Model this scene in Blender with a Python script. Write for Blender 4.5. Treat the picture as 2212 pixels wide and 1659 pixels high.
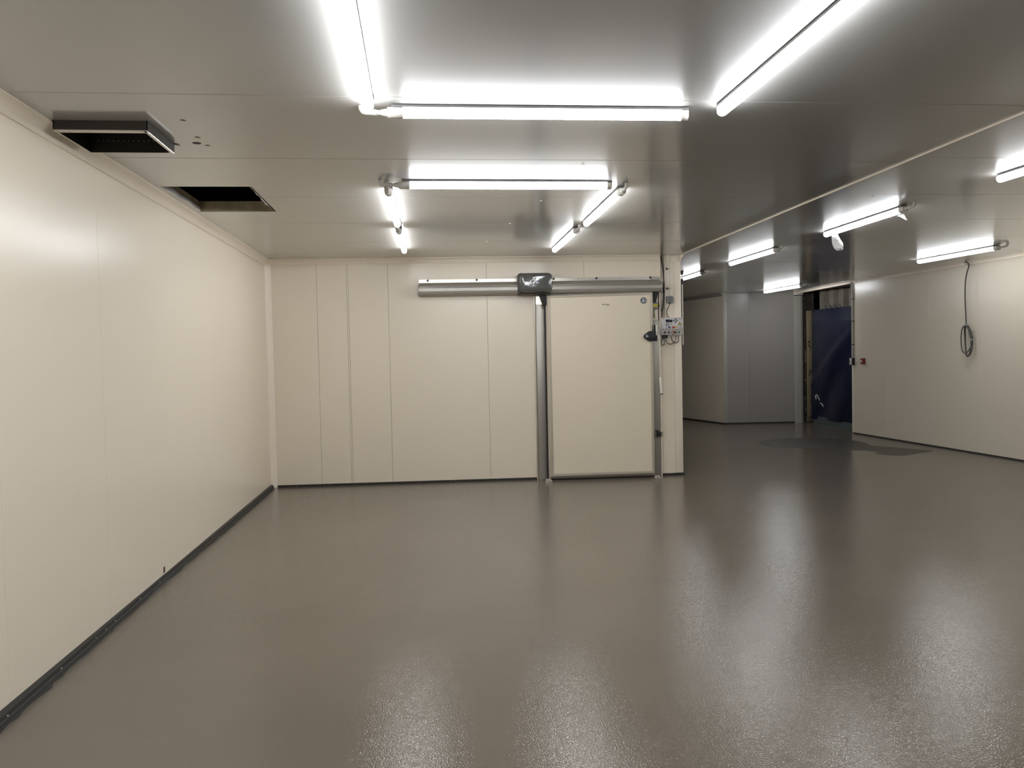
import bpy, bmesh, math, random
from mathutils import Vector, Matrix
random.seed(4)
S = bpy.context.scene
COL = S.collection
for o in list(bpy.data.objects):
    bpy.data.objects.remove(o, do_unlink=True)

# ---------------------------------------------------------------- camera, world, exposure
H = 2.8                                        # ceiling height
cam_data = bpy.data.cameras.new('camera')
cam = bpy.data.objects.new('camera', cam_data)
COL.objects.link(cam)
cam_data.sensor_fit = 'HORIZONTAL'
cam_data.sensor_width = 36.0
cam_data.lens = 36.0 * 1750 / 2212
cam_data.clip_start = 0.05
cam_data.clip_end = 100
right = Vector((0.993881, -0.108441, -0.020982))
down = Vector((-0.024656, -0.032646, -0.999163))
fwd = Vector((0.107665, 0.993567, -0.03512))
m = Matrix((right, -down, -fwd)).transposed().to_4x4()
m.translation = (0, 0, 1.57)
cam.matrix_world = m
S.camera = cam

world = bpy.data.worlds.new('world')
world.use_nodes = True
world.node_tree.nodes['Background'].inputs[0].default_value = (0, 0, 0, 1)
world.node_tree.nodes['Background'].inputs[1].default_value = 0
S.world = world
S.view_settings.view_transform = 'Standard'
S.view_settings.look = 'None'
S.view_settings.exposure = 0.0
S.view_settings.gamma = 1.0
S.view_settings.use_curve_mapping = False
LAMP_POWER = 39.5
LAMP_COLOR = (0.95, 0.97, 1.0, 1)

# ---------------------------------------------------------------- materials
def mat(name, col, rough=0.5, metal=0.0, spec=0.5, bump=None, vary=None, coat=0.0):
    M = bpy.data.materials.new(name)
    M.use_nodes = True
    nt = M.node_tree
    b = nt.nodes['Principled BSDF']
    b.inputs['Base Color'].default_value = (*col, 1)
    b.inputs['Roughness'].default_value = rough
    b.inputs['Metallic'].default_value = metal
    b.inputs['Specular IOR Level'].default_value = spec
    b.inputs['Coat Weight'].default_value = coat
    tc = nt.nodes.new('ShaderNodeTexCoord')
    if vary:                                    # (scale, other colour, lo, hi)
        n = nt.nodes.new('ShaderNodeTexNoise')
        n.inputs['Scale'].default_value = vary[0]
        n.inputs['Detail'].default_value = 5
        nt.links.new(tc.outputs['Object'], n.inputs['Vector'])
        r = nt.nodes.new('ShaderNodeValToRGB')
        r.color_ramp.elements[0].position = vary[2]
        r.color_ramp.elements[0].color = (*col, 1)
        r.color_ramp.elements[1].position = vary[3]
        r.color_ramp.elements[1].color = (*vary[1], 1)
        nt.links.new(n.outputs['Fac'], r.inputs['Fac'])
        nt.links.new(r.outputs['Color'], b.inputs['Base Color'])
    if bump:                                    # (scale, strength, distance)
        n = nt.nodes.new('ShaderNodeTexNoise')
        n.inputs['Scale'].default_value = bump[0]
        n.inputs['Detail'].default_value = 2
        nt.links.new(tc.outputs['Object'], n.inputs['Vector'])
        bp = nt.nodes.new('ShaderNodeBump')
        bp.inputs['Strength'].default_value = bump[1]
        bp.inputs['Distance'].default_value = bump[2]
        nt.links.new(n.outputs['Fac'], bp.inputs['Height'])
        nt.links.new(bp.outputs['Normal'], b.inputs['Normal'])
    return M

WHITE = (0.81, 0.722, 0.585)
M_wallr = mat('shaded_wall_panel', (0.69, 0.62, 0.505), 0.27, bump=(1.3, 0.05, 0.02))  # wall colour darkened to stand in for dimmer light in the right bay
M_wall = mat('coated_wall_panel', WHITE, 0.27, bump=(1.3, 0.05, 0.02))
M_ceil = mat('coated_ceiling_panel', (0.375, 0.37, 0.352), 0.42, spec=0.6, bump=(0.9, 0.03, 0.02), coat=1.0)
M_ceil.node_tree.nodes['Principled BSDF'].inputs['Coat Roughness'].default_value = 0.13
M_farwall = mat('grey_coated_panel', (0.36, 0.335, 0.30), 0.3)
M_trim = mat('white_trim', (0.86, 0.76, 0.625), 0.4)
M_strip = mat('ceiling_cover_strip', (0.42, 0.385, 0.335), 0.35)
M_post = mat('grey_white_post', (0.47, 0.445, 0.39), 0.4)
M_joint = mat('dark_joint', (0.06, 0.055, 0.045), 0.8)
M_base = mat('charcoal_skirting', (0.028, 0.026, 0.023), 0.55)
M_seal = mat('black_sealant', (0.03, 0.028, 0.025), 0.7)
M_foam = mat('foam_core', (0.42, 0.36, 0.25), 0.9, bump=(60, 0.3, 0.004), vary=(9, (0.30, 0.26, 0.18), 0.4, 0.7))
M_void = mat('roof_void', (0.018, 0.018, 0.02), 0.9)
M_alu = mat('aluminium', (0.62, 0.59, 0.53), 0.33, 0.85)
M_frame = mat('pale_door_frame', (0.66, 0.61, 0.52), 0.3, 0.55)
M_grip = mat('highlit_grip', (0.92, 0.88, 0.80), 0.2, 0.25)  # pale base colour paints in the highlight of the chrome grip
M_aludull = mat('anodised_aluminium', (0.40, 0.38, 0.335), 0.42, 0.6)
M_chrome = mat('chrome', (0.85, 0.83, 0.78), 0.22, 0.7)
M_black = mat('black_plastic', (0.012, 0.012, 0.014), 0.45)
M_rubber = mat('black_rubber', (0.015, 0.014, 0.014), 0.6)
M_dkgrey = mat('dark_grey_metal', (0.05, 0.048, 0.042), 0.45, 0.3)
M_motor = mat('wrapped_grey_cover', (0.10, 0.10, 0.095), 0.12, bump=(9, 0.35, 0.02), coat=0.6)
M_motorback = mat('dark_grey_back', (0.07, 0.068, 0.062), 0.4)
M_door = mat('door_skin', (0.80, 0.705, 0.55), 0.36)
M_fix = mat('lamp_fitting_grey', (0.55, 0.53, 0.48), 0.45)
M_spine = mat('lamp_spine', (0.13, 0.128, 0.125), 0.5)
M_box = mat('grey_enclosure', (0.55, 0.54, 0.50), 0.4)
M_boxdk = mat('grey_box', (0.17, 0.17, 0.165), 0.5)
M_lid = mat('panel_lid', (0.60, 0.59, 0.585), 0.35)
M_screen = mat('display_glass', (0.02, 0.018, 0.035), 0.15)
M_red = mat('red_plastic', (0.20, 0.028, 0.016), 0.45)
M_redlab = mat('red_label', (0.42, 0.07, 0.035), 0.5)
M_yel = mat('yellow_label', (0.55, 0.47, 0.06), 0.5)
M_amber = mat('amber_label', (0.62, 0.42, 0.14), 0.5)
M_blue = mat('navy_label', (0.03, 0.025, 0.10), 0.5)
M_slate = mat('slate_blue_print', (0.13, 0.13, 0.22), 0.45)
M_silver = mat('silver_print', (0.55, 0.55, 0.58), 0.4)
M_rim = mat('grey_green_print', (0.14, 0.15, 0.14), 0.45)
M_whitep = mat('white_print', (0.75, 0.74, 0.72), 0.45)
M_olive = mat('olive_print', (0.22, 0.23, 0.12), 0.5)
M_cable = mat('black_cable', (0.02, 0.02, 0.017), 0.5)
M_gcable = mat('grey_cable', (0.055, 0.055, 0.05), 0.5)
M_pipe = mat('white_conduit', (0.66, 0.62, 0.54), 0.4)
M_pipeg = mat('grey_conduit', (0.36, 0.33, 0.28), 0.4)
M_rust = mat('rusty_steel', (0.055, 0.038, 0.025), 0.8, vary=(14, (0.02, 0.015, 0.012), 0.4, 0.6))
M_cream = mat('peeling_cream_paint', (0.30, 0.235, 0.14), 0.6)
M_chip = mat('bare_rust', (0.035, 0.022, 0.014), 0.85)
M_tarp = mat('blue_plastic_sheet', (0.006, 0.009, 0.030), 0.33, bump=(3.5, 0.3, 0.04))
M_hem = mat('grey_green_plastic', (0.075, 0.10, 0.10), 0.4)
M_corr = mat('corrugated_cladding', (0.17, 0.148, 0.118), 0.5, vary=(5, (0.12, 0.10, 0.08), 0.4, 0.7))
M_dkgreen = mat('dark_green_paint', (0.02, 0.026, 0.02), 0.5)
M_patch = mat('damp_floor_coat', (0.05, 0.044, 0.034), 0.42)
M_screw = mat('screw_head', (0.75, 0.74, 0.7), 0.3, 0.5)
M_galv = mat('galvanised_duct', (0.045, 0.04, 0.034), 0.45, 0.4)
M_ductin = mat('duct_inside', (0.02, 0.022, 0.024), 0.6)

def glow(name, col, power):
    M = bpy.data.materials.new(name)
    M.use_nodes = True
    nt = M.node_tree
    nt.nodes.remove(nt.nodes['Principled BSDF'])
    e = nt.nodes.new('ShaderNodeEmission')
    e.inputs[0].default_value = col
    e.inputs[1].default_value = power
    nt.links.new(e.outputs[0], nt.nodes['Material Output'].inputs[0])
    return M
M_glow = glow('lit_diffuser', LAMP_COLOR, LAMP_POWER)

# epoxy floor: grey, satin, gritty
M_floor = bpy.data.materials.new('grey_epoxy_floor')
M_floor.use_nodes = True
nt = M_floor.node_tree
b = nt.nodes['Principled BSDF']
tc = nt.nodes.new('ShaderNodeTexCoord')
big = nt.nodes.new('ShaderNodeTexNoise'); big.inputs['Scale'].default_value = 0.9; big.inputs['Detail'].default_value = 4
nt.links.new(tc.outputs['Object'], big.inputs['Vector'])
ramp = nt.nodes.new('ShaderNodeValToRGB')
ramp.color_ramp.elements[0].position = 0.3; ramp.color_ramp.elements[0].color = (0.147, 0.125, 0.098, 1)
ramp.color_ramp.elements[1].position = 0.7; ramp.color_ramp.elements[1].color = (0.168, 0.143, 0.113, 1)
nt.links.new(big.outputs['Fac'], ramp.inputs['Fac'])
nt.links.new(ramp.outputs['Color'], b.inputs['Base Color'])
mr = nt.nodes.new('ShaderNodeMapRange')
mr.inputs['To Min'].default_value = 0.05; mr.inputs['To Max'].default_value = 0.10
nt.links.new(big.outputs['Fac'], mr.inputs['Value'])
nt.links.new(mr.outputs['Result'], b.inputs['Roughness'])
grit = nt.nodes.new('ShaderNodeTexNoise'); grit.inputs['Scale'].default_value = 135; grit.inputs['Detail'].default_value = 1.0
nt.links.new(tc.outputs['Object'], grit.inputs['Vector'])
bp = nt.nodes.new('ShaderNodeBump'); bp.inputs['Strength'].default_value = 0.40; bp.inputs['Distance'].default_value = 0.0028
b.inputs['Specular IOR Level'].default_value = 0.4
nt.links.new(grit.outputs['Fac'], bp.inputs['Height'])
nt.links.new(bp.outputs['Normal'], b.inputs['Normal'])

# ---------------------------------------------------------------- mesh helpers
class MB:
    def __init__(s):
        s.v = []; s.f = []; s.mi = []; s.cur = 0
    def face(s, *idx):
        s.f.append(idx); s.mi.append(s.cur)
    def box(s, x0, x1, y0, y1, z0, z1):
        n = len(s.v)
        s.v += [(x, y, z) for z in (z0, z1) for y in (y0, y1) for x in (x0, x1)]
        for q in ((0, 2, 3, 1), (4, 5, 7, 6), (0, 1, 5, 4), (2, 6, 7, 3), (0, 4, 6, 2), (1, 3, 7, 5)):
            s.face(*[n + i for i in q])
        return s
    def hexa(s, p):                              # 8 points in box order
        n = len(s.v); s.v += [tuple(q) for q in p]
        for q in ((0, 2, 3, 1), (4, 5, 7, 6), (0, 1, 5, 4), (2, 6, 7, 3), (0, 4, 6, 2), (1, 3, 7, 5)):
            s.face(*[n + i for i in q])
        return s
    def prism(s, poly, axis, a, b_):             # poly in the two other axes
        def P(p, t):
            return {'x': (t, p[0], p[1]), 'y': (p[0], t, p[1]), 'z': (p[0], p[1], t)}[axis]
        n = len(s.v); k = len(poly)
        s.v += [P(p, a) for p in poly] + [P(p, b_) for p in poly]
        s.face(*[n + i for i in reversed(range(k))])
        s.face(*[n + k + i for i in range(k)])
        for i in range(k):
            j = (i + 1) % k
            s.face(n + i, n + j, n + k + j, n + k + i)
        return s
    def loft(s, rings, cap=True):                # rings of equal point counts
        n = len(s.v); k = len(rings[0])
        for r in rings: s.v += [tuple(p) for p in r]
        for a in range(len(rings) - 1):
            for i in range(k):
                j = (i + 1) % k
                s.face(n + a*k + i, n + a*k + j, n + (a+1)*k + j, n + (a+1)*k + i)
        if cap:
            s.face(*[n + i for i in reversed(range(k))])
            s.face(*[n + (len(rings)-1)*k + i for i in range(k)])
        return s
    def tube(s, path, r, n=8):
        path = [Vector(p) for p in path]
        rs = r if isinstance(r, (list, tuple)) else [r]*len(path)
        rings = []; u = None
        for i, p in enumerate(path):
            t = (path[min(i+1, len(path)-1)] - path[max(i-1, 0)]).normalized()
            if u is None:
                u = t.orthogonal().normalized()
            else:
                u = (u - t*u.dot(t)); u = u.normalized() if u.length > 1e-6 else t.orthogonal().normalized()
            w = t.cross(u)
            rings.append([p + (u*math.cos(a) + w*math.sin(a))*rs[i] for a in [2*math.pi*k/n for k in range(n)]])
        return s.loft(rings)
    def disc(s, c, r, y, h=0.001, n=24):         # disc facing -y in local xz
        return s.prism([(c[0]+r*math.cos(2*math.pi*k/n), c[1]+r*math.sin(2*math.pi*k/n)) for k in range(n)], 'y', y-h, y)
    def arc(s, c, r0, r1, a0, a1, y, h=0.001, n=14):
        A = [math.radians(a0 + (a1-a0)*k/n) for k in range(n+1)]
        for k in range(n):
            q = [(c[0]+r*math.cos(a), c[1]+r*math.sin(a)) for r, a in ((r0, A[k]), (r1, A[k]), (r1, A[k+1]), (r0, A[k+1]))]
            s.prism(q, 'y', y-h, y)
        return s
    def build(s, name, mats, parent=None, bevel=0.0, seg=2, angle=35, loc=None):
        me = bpy.data.meshes.new(name)
        me.from_pydata(s.v, [], s.f)
        mats = mats if isinstance(mats, (list, tuple)) else [mats]
        for M in mats: me.materials.append(M)
        for p, i in zip(me.polygons, s.mi): p.material_index = i
        bm = bmesh.new(); bm.from_mesh(me)
        bmesh.ops.recalc_face_normals(bm, faces=bm.faces)
        if bevel:
            es = [e for e in bm.edges if len(e.link_faces) == 2 and e.calc_face_angle(0) > 0.5]
            bmesh.ops.bevel(bm, geom=es, offset=bevel, segments=seg, profile=0.5, affect='EDGES', clamp_overlap=True)
        bm.to_mesh(me); bm.free()
        for p in me.polygons: p.use_smooth = True
        me.set_sharp_from_angle(angle=math.radians(angle))
        ob = bpy.data.objects.new(name, me)
        COL.objects.link(ob)
        if parent: ob.parent = parent
        if loc: ob.location = loc
        return ob

def tag(o, label=None, cat=None, group=None, kind=None):
    for k, v in (('label', label), ('category', cat), ('group', group), ('kind', kind)):
        if v: o[k] = v
    return o
def empty(name, loc, rz=0.0, **kw):
    o = bpy.data.objects.new(name, None); COL.objects.link(o)
    o.empty_display_size = 0.1
    o.location = loc; o.rotation_euler = (0, 0, rz)
    return tag(o, **kw)
def spline(pts, n=8):                            # Catmull-Rom through the points
    P = [Vector(p) for p in pts]; P = [2*P[0]-P[1]] + P + [2*P[-1]-P[-2]]
    out = []
    for i in range(1, len(P)-2):
        for k in range(n):
            t = k/n
            out.append(0.5*((2*P[i]) + (P[i+1]-P[i-1])*t + (2*P[i-1]-5*P[i]+4*P[i+1]-P[i+2])*t*t + (-P[i-1]+3*P[i]-3*P[i+1]+P[i+2])*t**3))
    out.append(P[-2])
    return out

BROT = -math.atan2(0.2, 5.06)                    # back wall turned a little
def on_back(name, x=0.0, y=0.0, z=0.0, **kw):
    c, s_ = math.cos(BROT), math.sin(BROT)
    return empty(name, (c*x - s_*y, 10.149 + s_*x + c*y, z), BROT, **kw)

# ---------------------------------------------------------------- floor and walls
fl = MB().box(-2.4, 9.6, -5.4, 24.4, -0.1, 0.0).build('floor', M_floor)
tag(fl, 'glossy grey gritty epoxy floor', kind='structure')

def panel_piece(mb, x0, x1, ya, yb, z0, z1, ca=0.003, cb=0.003):
    # ceiling strip along x; lower long edges chamfered
    poly = [(ya, z1), (yb, z1)]
    poly += [(yb, z0 + cb), (yb - cb*1.5, z0)] if cb else [(yb, z0)]
    poly += [(ya + ca*1.5, z0), (ya, z0 + ca)] if ca else [(ya, z0)]
    mb.prism(poly, 'x', x0, x1)

ceil = empty('ceiling', (0, 0, H), kind='structure', label='glossy pale ceiling of wide sandwich panels')
seams = [3.90 + 1.206*k for k in range(-8, 18)]
TH = 0.085
for ya, yb in zip(seams[:-1], seams[1:]):
    mb = MB()
    if abs(ya - 3.90) < 0.01:                    # panel with the duct opening
        for x0, x1, a, b_, c0, c1 in ((-2.0, -1.825, ya, yb, .003, .003), (-1.365, 3.25, ya, yb, .003, .003),
                                      (-1.825, -1.365, ya, 4.335, .003, 0), (-1.825, -1.365, 4.79, yb, 0, .003)):
            panel_piece(mb, x0, x1, a, b_, 0, TH, c0, c1)
    elif abs(ya - 5.106) < 0.01:
        for x0, x1, a, b_, c0, c1 in ((-2.0, -1.80, ya, yb, .003, .003), (-1.19, 3.25, ya, yb, .003, .003), (-1.80, -1.19, ya, 5.93, .003, 0)):
            panel_piece(mb, x0, x1, a, b_, 0, TH, c0, c1)
    elif abs(ya - 6.312) < 0.01:
        for x0, x1, a, b_, c0, c1 in ((-2.0, -1.80, ya, yb, .003, .003), (-1.19, 3.25, ya, yb, .003, .003), (-1.80, -1.19, 6.92, yb, 0, .003)):
            panel_piece(mb, x0, x1, a, b_, 0, TH, c0, c1)
    else:
        panel_piece(mb, -2.0, 3.25, ya, yb, 0, TH)
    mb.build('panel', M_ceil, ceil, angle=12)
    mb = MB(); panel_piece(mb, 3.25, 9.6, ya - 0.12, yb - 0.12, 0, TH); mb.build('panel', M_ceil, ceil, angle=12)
# cut foam round the open hole, torn edge, drill marks, screws
mb = MB().box(-1.80, -1.792, 5.93, 6.92, 0.004, TH)
mb.box(-1.198, -1.19, 5.93, 6.92, 0.004, TH); mb.box(-1.792, -1.198, 5.93, 5.938, 0.004, TH); mb.box(-1.792, -1.198, 6.912, 6.92, 0.004, TH)
mb.build('foam_edge', M_foam, ceil)
tear = [(-1.19, 5.93)] + [(-1.19 - d, y) for y, d in ((6.0, .004), (6.1, .002), (6.22, .012), (6.30, .004), (6.42, .016), (6.52, .012), (6.6, .022), (6.66, .006), (6.75, .0), (6.92, .0))]
MB().prism(tear + [(-1.18, 6.92), (-1.18, 5.93)], 'z', 0.0, 0.004).build('torn_edge', M_ceil, ceil)
tl = [(-1.80, 5.93), (-1.79, 6.05), (-1.772, 6.2), (-1.785, 6.32), (-1.768, 6.5), (-1.775, 6.66), (-1.782, 6.74), (-1.77, 6.85), (-1.79, 6.92), (-1.80, 6.92)]
MB().prism(tl, 'z', 0.002, 0.03).build('torn_edge', M_ceil, ceil)
for x, y, r in ((-1.237, 4.76, 0.024),):
    MB().tube([(x, y, -0.001), (x, y, 0.003)], r, 14).build('drill_hole', M_joint, ceil)
for x, y in ((-1.185, 4.31), (-1.19, 4.80), (-1.2, 4.63)):
    MB().prism([(x-.014, y), (x-.002, y+.01), (x+.012, y+.016), (x+.004, y-.004)], 'z', -0.002, 0.001).build('chipped_spot', M_joint, ceil)
for x, y in ((1.06, 5.22), (0.96, 6.44), (0.83, 7.55), (0.70, 8.72), (3.66, 6.27)):
    MB().tube([(x, y, -0.004), (x, y, 0.002)], 0.008, 10).build('screw', M_screw, ceil)
MB().box(-2.4, 9.6, -5.4, 24.4, 1.0, 1.1).build('roof_deck', M_void, ceil)
mb = MB(); mb.box(-2.3, -0.6, 5.3, 5.35, TH, 1.0); mb.box(-2.3, -0.6, 7.45, 7.5, TH, 1.0); mb.box(-2.3, -2.25, 5.3, 7.5, TH, 1.0); mb.box(-0.65, -0.6, 5.3, 7.5, TH, 1.0)
mb.build('void_lining', M_void, ceil)

# left wall
wl = empty('wall_left', (-1.9, 0, 0), math.pi/2, kind='structure', label='bright white left wall of tall panels')
ys = [-5.2, -3.4, -2.18, -0.98, 0.22, 1.42, 2.63, 3.845, 5.05, 6.26, 7.47, 8.68, 10.35]
for a, b_ in zip(ys[:-1], ys[1:]):
    g_ = .001 if a < 5 else .0003; MB().box(a + g_, b_ - g_, 0, 0.06, 0.02, H).build('panel', M_wall, wl, bevel=0.0022 if a < 5 else .0007, seg=1)
MB().box(-5.2, 10.35, 0.06, 0.1, 0, H).build('backing', M_joint, wl)
# small chip low on the wall
MB().prism([(6.02, .055), (6.06, .062), (6.055, .10), (6.03, .098)], 'y', -0.002, 0.0).build('chipped_spot', M_joint, wl)

# left skirting: follows the uneven floor edge
pts = [(-5.2, -1.86), (1.0, -1.855), (3.65, -1.856), (4.6, -1.866), (5.6, -1.878), (6.1, -1.882), (6.6, -1.882), (6.9, -1.880), (7.15, -1.868), (7.6, -1.863), (8.6, -1.860), (10.16, -1.858)]
rings = [[(-1.905, y, 0.0), (x, y, 0.0), (x - .003, y, .016), (max(x - .010, -1.889), y, .020), (max(x - .012, -1.891), y, .040), (-1.905, y, .048)] for y, x in pts]
bl = MB().loft(rings).build('baseboard_left', M_base)
tag(bl, 'charcoal skirting strip along the left wall', kind='structure')
ring = []
yy = -1.0
while yy < 10.0:
    xb = None
    for (y0, x0), (y1, x1) in zip(pts[:-1], pts[1:]):
        if y0 <= yy <= y1: xb = x0 + (x1-x0)*(yy-y0)/(y1-y0)
    w = max(0.002, random.gauss(0.012, 0.007))
    ring.append([(xb - .006, yy, 0), (xb + w, yy, 0), (xb + w*.6, yy, .002), (xb - .006, yy, .006)])
    yy += random.uniform(0.03, 0.11)
sl = MB().loft(ring).build('sealant_edge', M_seal, bl)
for y in (3.75, 4.3, 4.75, 4.9, 5.05, 5.5, 5.9):
    xb = -1.87 - .012*(y-3.7)
    MB().tube([(xb, y, .026), (xb + .009, y, .027)], .0035, 6).build('screw', M_screw, bl)

# cove trims (ceiling / wall and corner)
def cove_profile(w, n=6):
    # concave quarter between (0,0)-(w,0)-(0,-w); first axis away from wall
    lip = .012
    a, b_ = (w, -.006), (lip, -w)
    mid = []
    for k in range(1, n):
        t = k/n; s_ = .012*math.sin(math.pi*t)
        mid.append((a[0] + (b_[0]-a[0])*t - s_*.7, a[1] + (b_[1]-a[1])*t + s_*.7))
    return [(0, 0), (w, 0), a] + mid + [b_, (lip - .004, -w - .004), (0, -w - .004)]
prof = cove_profile(0.068)
def cove_left(a, b_):
    return MB().prism([(-1.9 + p, H + q) for p, q in prof], 'y', a, b_)
mb = MB(); mb.v = []
t1 = cove_left(-5.2, 10.2).build('trim_1', M_trim)
tag(t1, 'white cove trim between left wall and ceiling', kind='structure')

wb = on_back('wall_back', kind='structure', label='pale back wall of tall panels behind the sliding door')
t2 = on_back('trim_2', kind='structure', label='white cove trim along the top of the back wall')
mb = MB().prism([(-q_[0], H + q_[1]) for q_ in cove_profile(0.062)], 'x', -1.93, -0.655)
mb.build('trim_length', M_trim, t2)
MB().prism([(-q_[0], H + q_[1]) for q_ in cove_profile(0.062)], 'x', -0.652, 3.0).build('trim_length', M_trim, t2)
t3 = on_back('trim_3', kind='structure', label='white vertical trim in the corner of left and back walls')
MB().prism([(-1.91, 0.0), (-1.91, -0.055), (-1.885, -0.05), (-1.862, -0.03), (-1.84, -0.006), (-1.835, 0.0)], 'z', 0.0, 2.745).build('corner_strip', M_trim, t3)
MB().box(-1.9, -1.86, -0.06, 0.0, 0.0, 0.012).build('foot_cap', M_pipe, t3, bevel=.003)

bx = [-1.95, -1.288, -0.925, -0.905, -0.417, 0.805, 2.03, 2.985]
for a, b_ in zip(bx[:-1], bx[1:]):
    MB().box(a + .0012, b_ - .0012, 0, 0.05, 0.0, H).build('panel', M_wall, wb, bevel=0.0016, seg=1)
MB().box(-1.95, 3.24, 0.05, 0.10, 0, H).build('backing', M_joint, wb)
MB().box(2.985, 3.06, 0.0, 0.05, 0, 2.0).build('panel', M_wall, wb)
MB().box(3.06, 3.172, 0.0, 0.05, 0, H).build('panel', M_wall, wb, bevel=0.0015, seg=1)
MB().box(2.985, 3.06, 0.036, 0.05, 2.0, H).build('recessed_strip', M_wall, wb)
MB().box(3.174, 3.27, 0.0, 0.16, 0.03, 2.72).build('end_trim', M_trim, wb, bevel=.003)
MB().box(3.06, 3.27, -0.004, 0.16, 2.72, H).build('end_trim', M_trim, wb, bevel=.003)
MB().box(-1.95, 3.24, 0.10, 0.14, 0, H).build('rear_skin', M_wall, wb)
bb = on_back('baseboard_back', kind='structure', label='thin black skirting strip under the back wall')
for a, b_ in ((-1.83, 0.3), (0.302, 1.385), (2.99, 3.285)):
    mb = MB().box(a, b_, -0.012, 0.0 if a < 2 else .17, 0, 0.028)
    mb.build('skirting_length', M_base, bb, bevel=.002, seg=1)
for x in (-1.6, -1.2, -0.75, -0.1, 0.35, 0.9):
    MB().tube([(x, -0.015, .017), (x, -.011, .017)], .003, 6).build('screw', M_screw, bb)

# right wall of the right-hand bay
RROT = math.atan2(-4.15, 0.13)
wr = empty('wall_right', (7.87, 14.2, 0), RROT, kind='structure', label='white right wall with hanging cable coil')
rs = [0.0, 1.03, 2.18, 3.29, 4.5, 5.71, 6.92, 8.13, 9.34, 10.55, 11.76, 12.97, 14.18, 15.4, 19.6]
for a, b_ in zip(rs[:-1], rs[1:]):
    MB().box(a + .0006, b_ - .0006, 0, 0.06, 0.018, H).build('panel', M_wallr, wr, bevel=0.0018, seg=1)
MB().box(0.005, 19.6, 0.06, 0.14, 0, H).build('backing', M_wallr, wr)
MB().box(-0.012, 0.03, -0.004, 0.145, 0, H).build('end_trim', M_trim, wr, bevel=.003)
br_ = empty('baseboard_right', (7.87, 14.2, 0), RROT, kind='structure', label='thin dark skirting line under the right wall')
MB().box(0.02, 19.6, -0.01, 0.01, 0, 0.02).build('skirting_length', M_base, br_)
t4 = empty('trim_4', (7.87, 14.2, 0), RROT, kind='structure', label='slim white cove trim on top of the right wall')
MB().prism([(-q_[0], H + q_[1]) for q_ in cove_profile(0.04)], 'x', -0.012, 19.6).build('trim_length', M_trim, t4)

# far block: front face and side face
FROT = math.atan2(-0.18, 1.53)
wf = empty('wall_far', (6.4, 16.8, 0), FROT, kind='structure', label='grey lit far wall beside the blue sheet')
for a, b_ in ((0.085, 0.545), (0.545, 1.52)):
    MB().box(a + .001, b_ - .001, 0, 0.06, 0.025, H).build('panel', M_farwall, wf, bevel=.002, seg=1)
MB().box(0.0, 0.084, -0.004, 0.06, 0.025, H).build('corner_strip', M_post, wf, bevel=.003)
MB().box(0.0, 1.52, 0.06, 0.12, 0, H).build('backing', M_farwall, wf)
MB().box(0.005, 1.5, -0.006, 0.05, 0, 0.026).build('skirting', M_base, wf)
SROT = math.atan2(-1.6, 0.345)
wsd = empty('wall_far_left', (6.4, 16.8, 0), SROT, kind='structure', label='receding side of the far wall, left of its corner')
MB().box(-7.6, -0.002, 0, 0.06, 0.025, H).build('panel', M_wall, wsd, bevel=.002, seg=1)
MB().box(-7.6, -0.01, -0.006, 0.05, 0, 0.026).build('skirting', M_base, wsd)
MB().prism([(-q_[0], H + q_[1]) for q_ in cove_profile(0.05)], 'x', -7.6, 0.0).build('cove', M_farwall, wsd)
w2 = MB().box(-2.4, 9.6, 24.2, 24.3, 0, H).build('wall_rear', M_wall); tag(w2, 'wall closing the bay behind the back wall', kind='structure')
w3 = MB().box(-2.4, 9.6, -5.3, -5.2, 0, H).build('wall_front', M_wall); tag(w3, 'wall behind the viewer', kind='structure')
w4 = MB().box(-2.0, -1.95, 10.3, 24.3, 0, H).build('wall_rear_left', M_wall); tag(w4, 'wall of the hidden bay behind the back wall', kind='structure')
w5 = MB().box(9.4, 9.5, 13.5, 24.3, 0, H).build('wall_outer', M_void); tag(w5, 'dark wall outside behind the blue sheet', kind='structure')

# flat cover strip between the two ceilings
a, b_ = -5.2, 10.06
xa = lambda y: 3.185 + (3.262 - 3.185)*(y - 4.0)/6.0
xb = lambda y: 3.322 + (3.335 - 3.322)*(y - 4.0)/6.0
t5 = MB().hexa([(xa(a), a, H-.006), (xb(a), a, H-.006), (xa(b_), b_, H-.006), (xb(b_), b_, H-.006),
                (xa(a), a, H), (xb(a), a, H), (xa(b_), b_, H), (xb(b_), b_, H)]).build('trim_5', M_ceil, bevel=.001, seg=1)
tag(t5, 'long flat cover strip across the ceiling between the two bays', kind='structure')
MB().hexa([(xa(a)-.004, a, H-.009), (xa(a), a, H-.009), (xa(b_)-.004, b_, H-.009), (xa(b_), b_, H-.009),
           (xa(a)-.004, a, H), (xa(a), a, H), (xa(b_)-.004, b_, H), (xa(b_), b_, H)]).build('edge_lip', M_trim, t5)
# rounded end of the strip where it turns down the wall end
n = 8; arcp = [(3.268 + .08 - .08*math.cos(t), H - .08 + .08*math.sin(t)) for t in [math.pi/2*k/n for k in range(n+1)]]
outer = arcp + [(arcp[-1][0], H - .001)] + [(3.262, H - .001), (3.262, H - .085)]
c6 = MB().prism(outer, 'y', 10.0, 10.16).build('trim_6', M_trim); tag(c6, 'small rounded white trim where wall end meets the ceiling strip', kind='structure')

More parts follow.
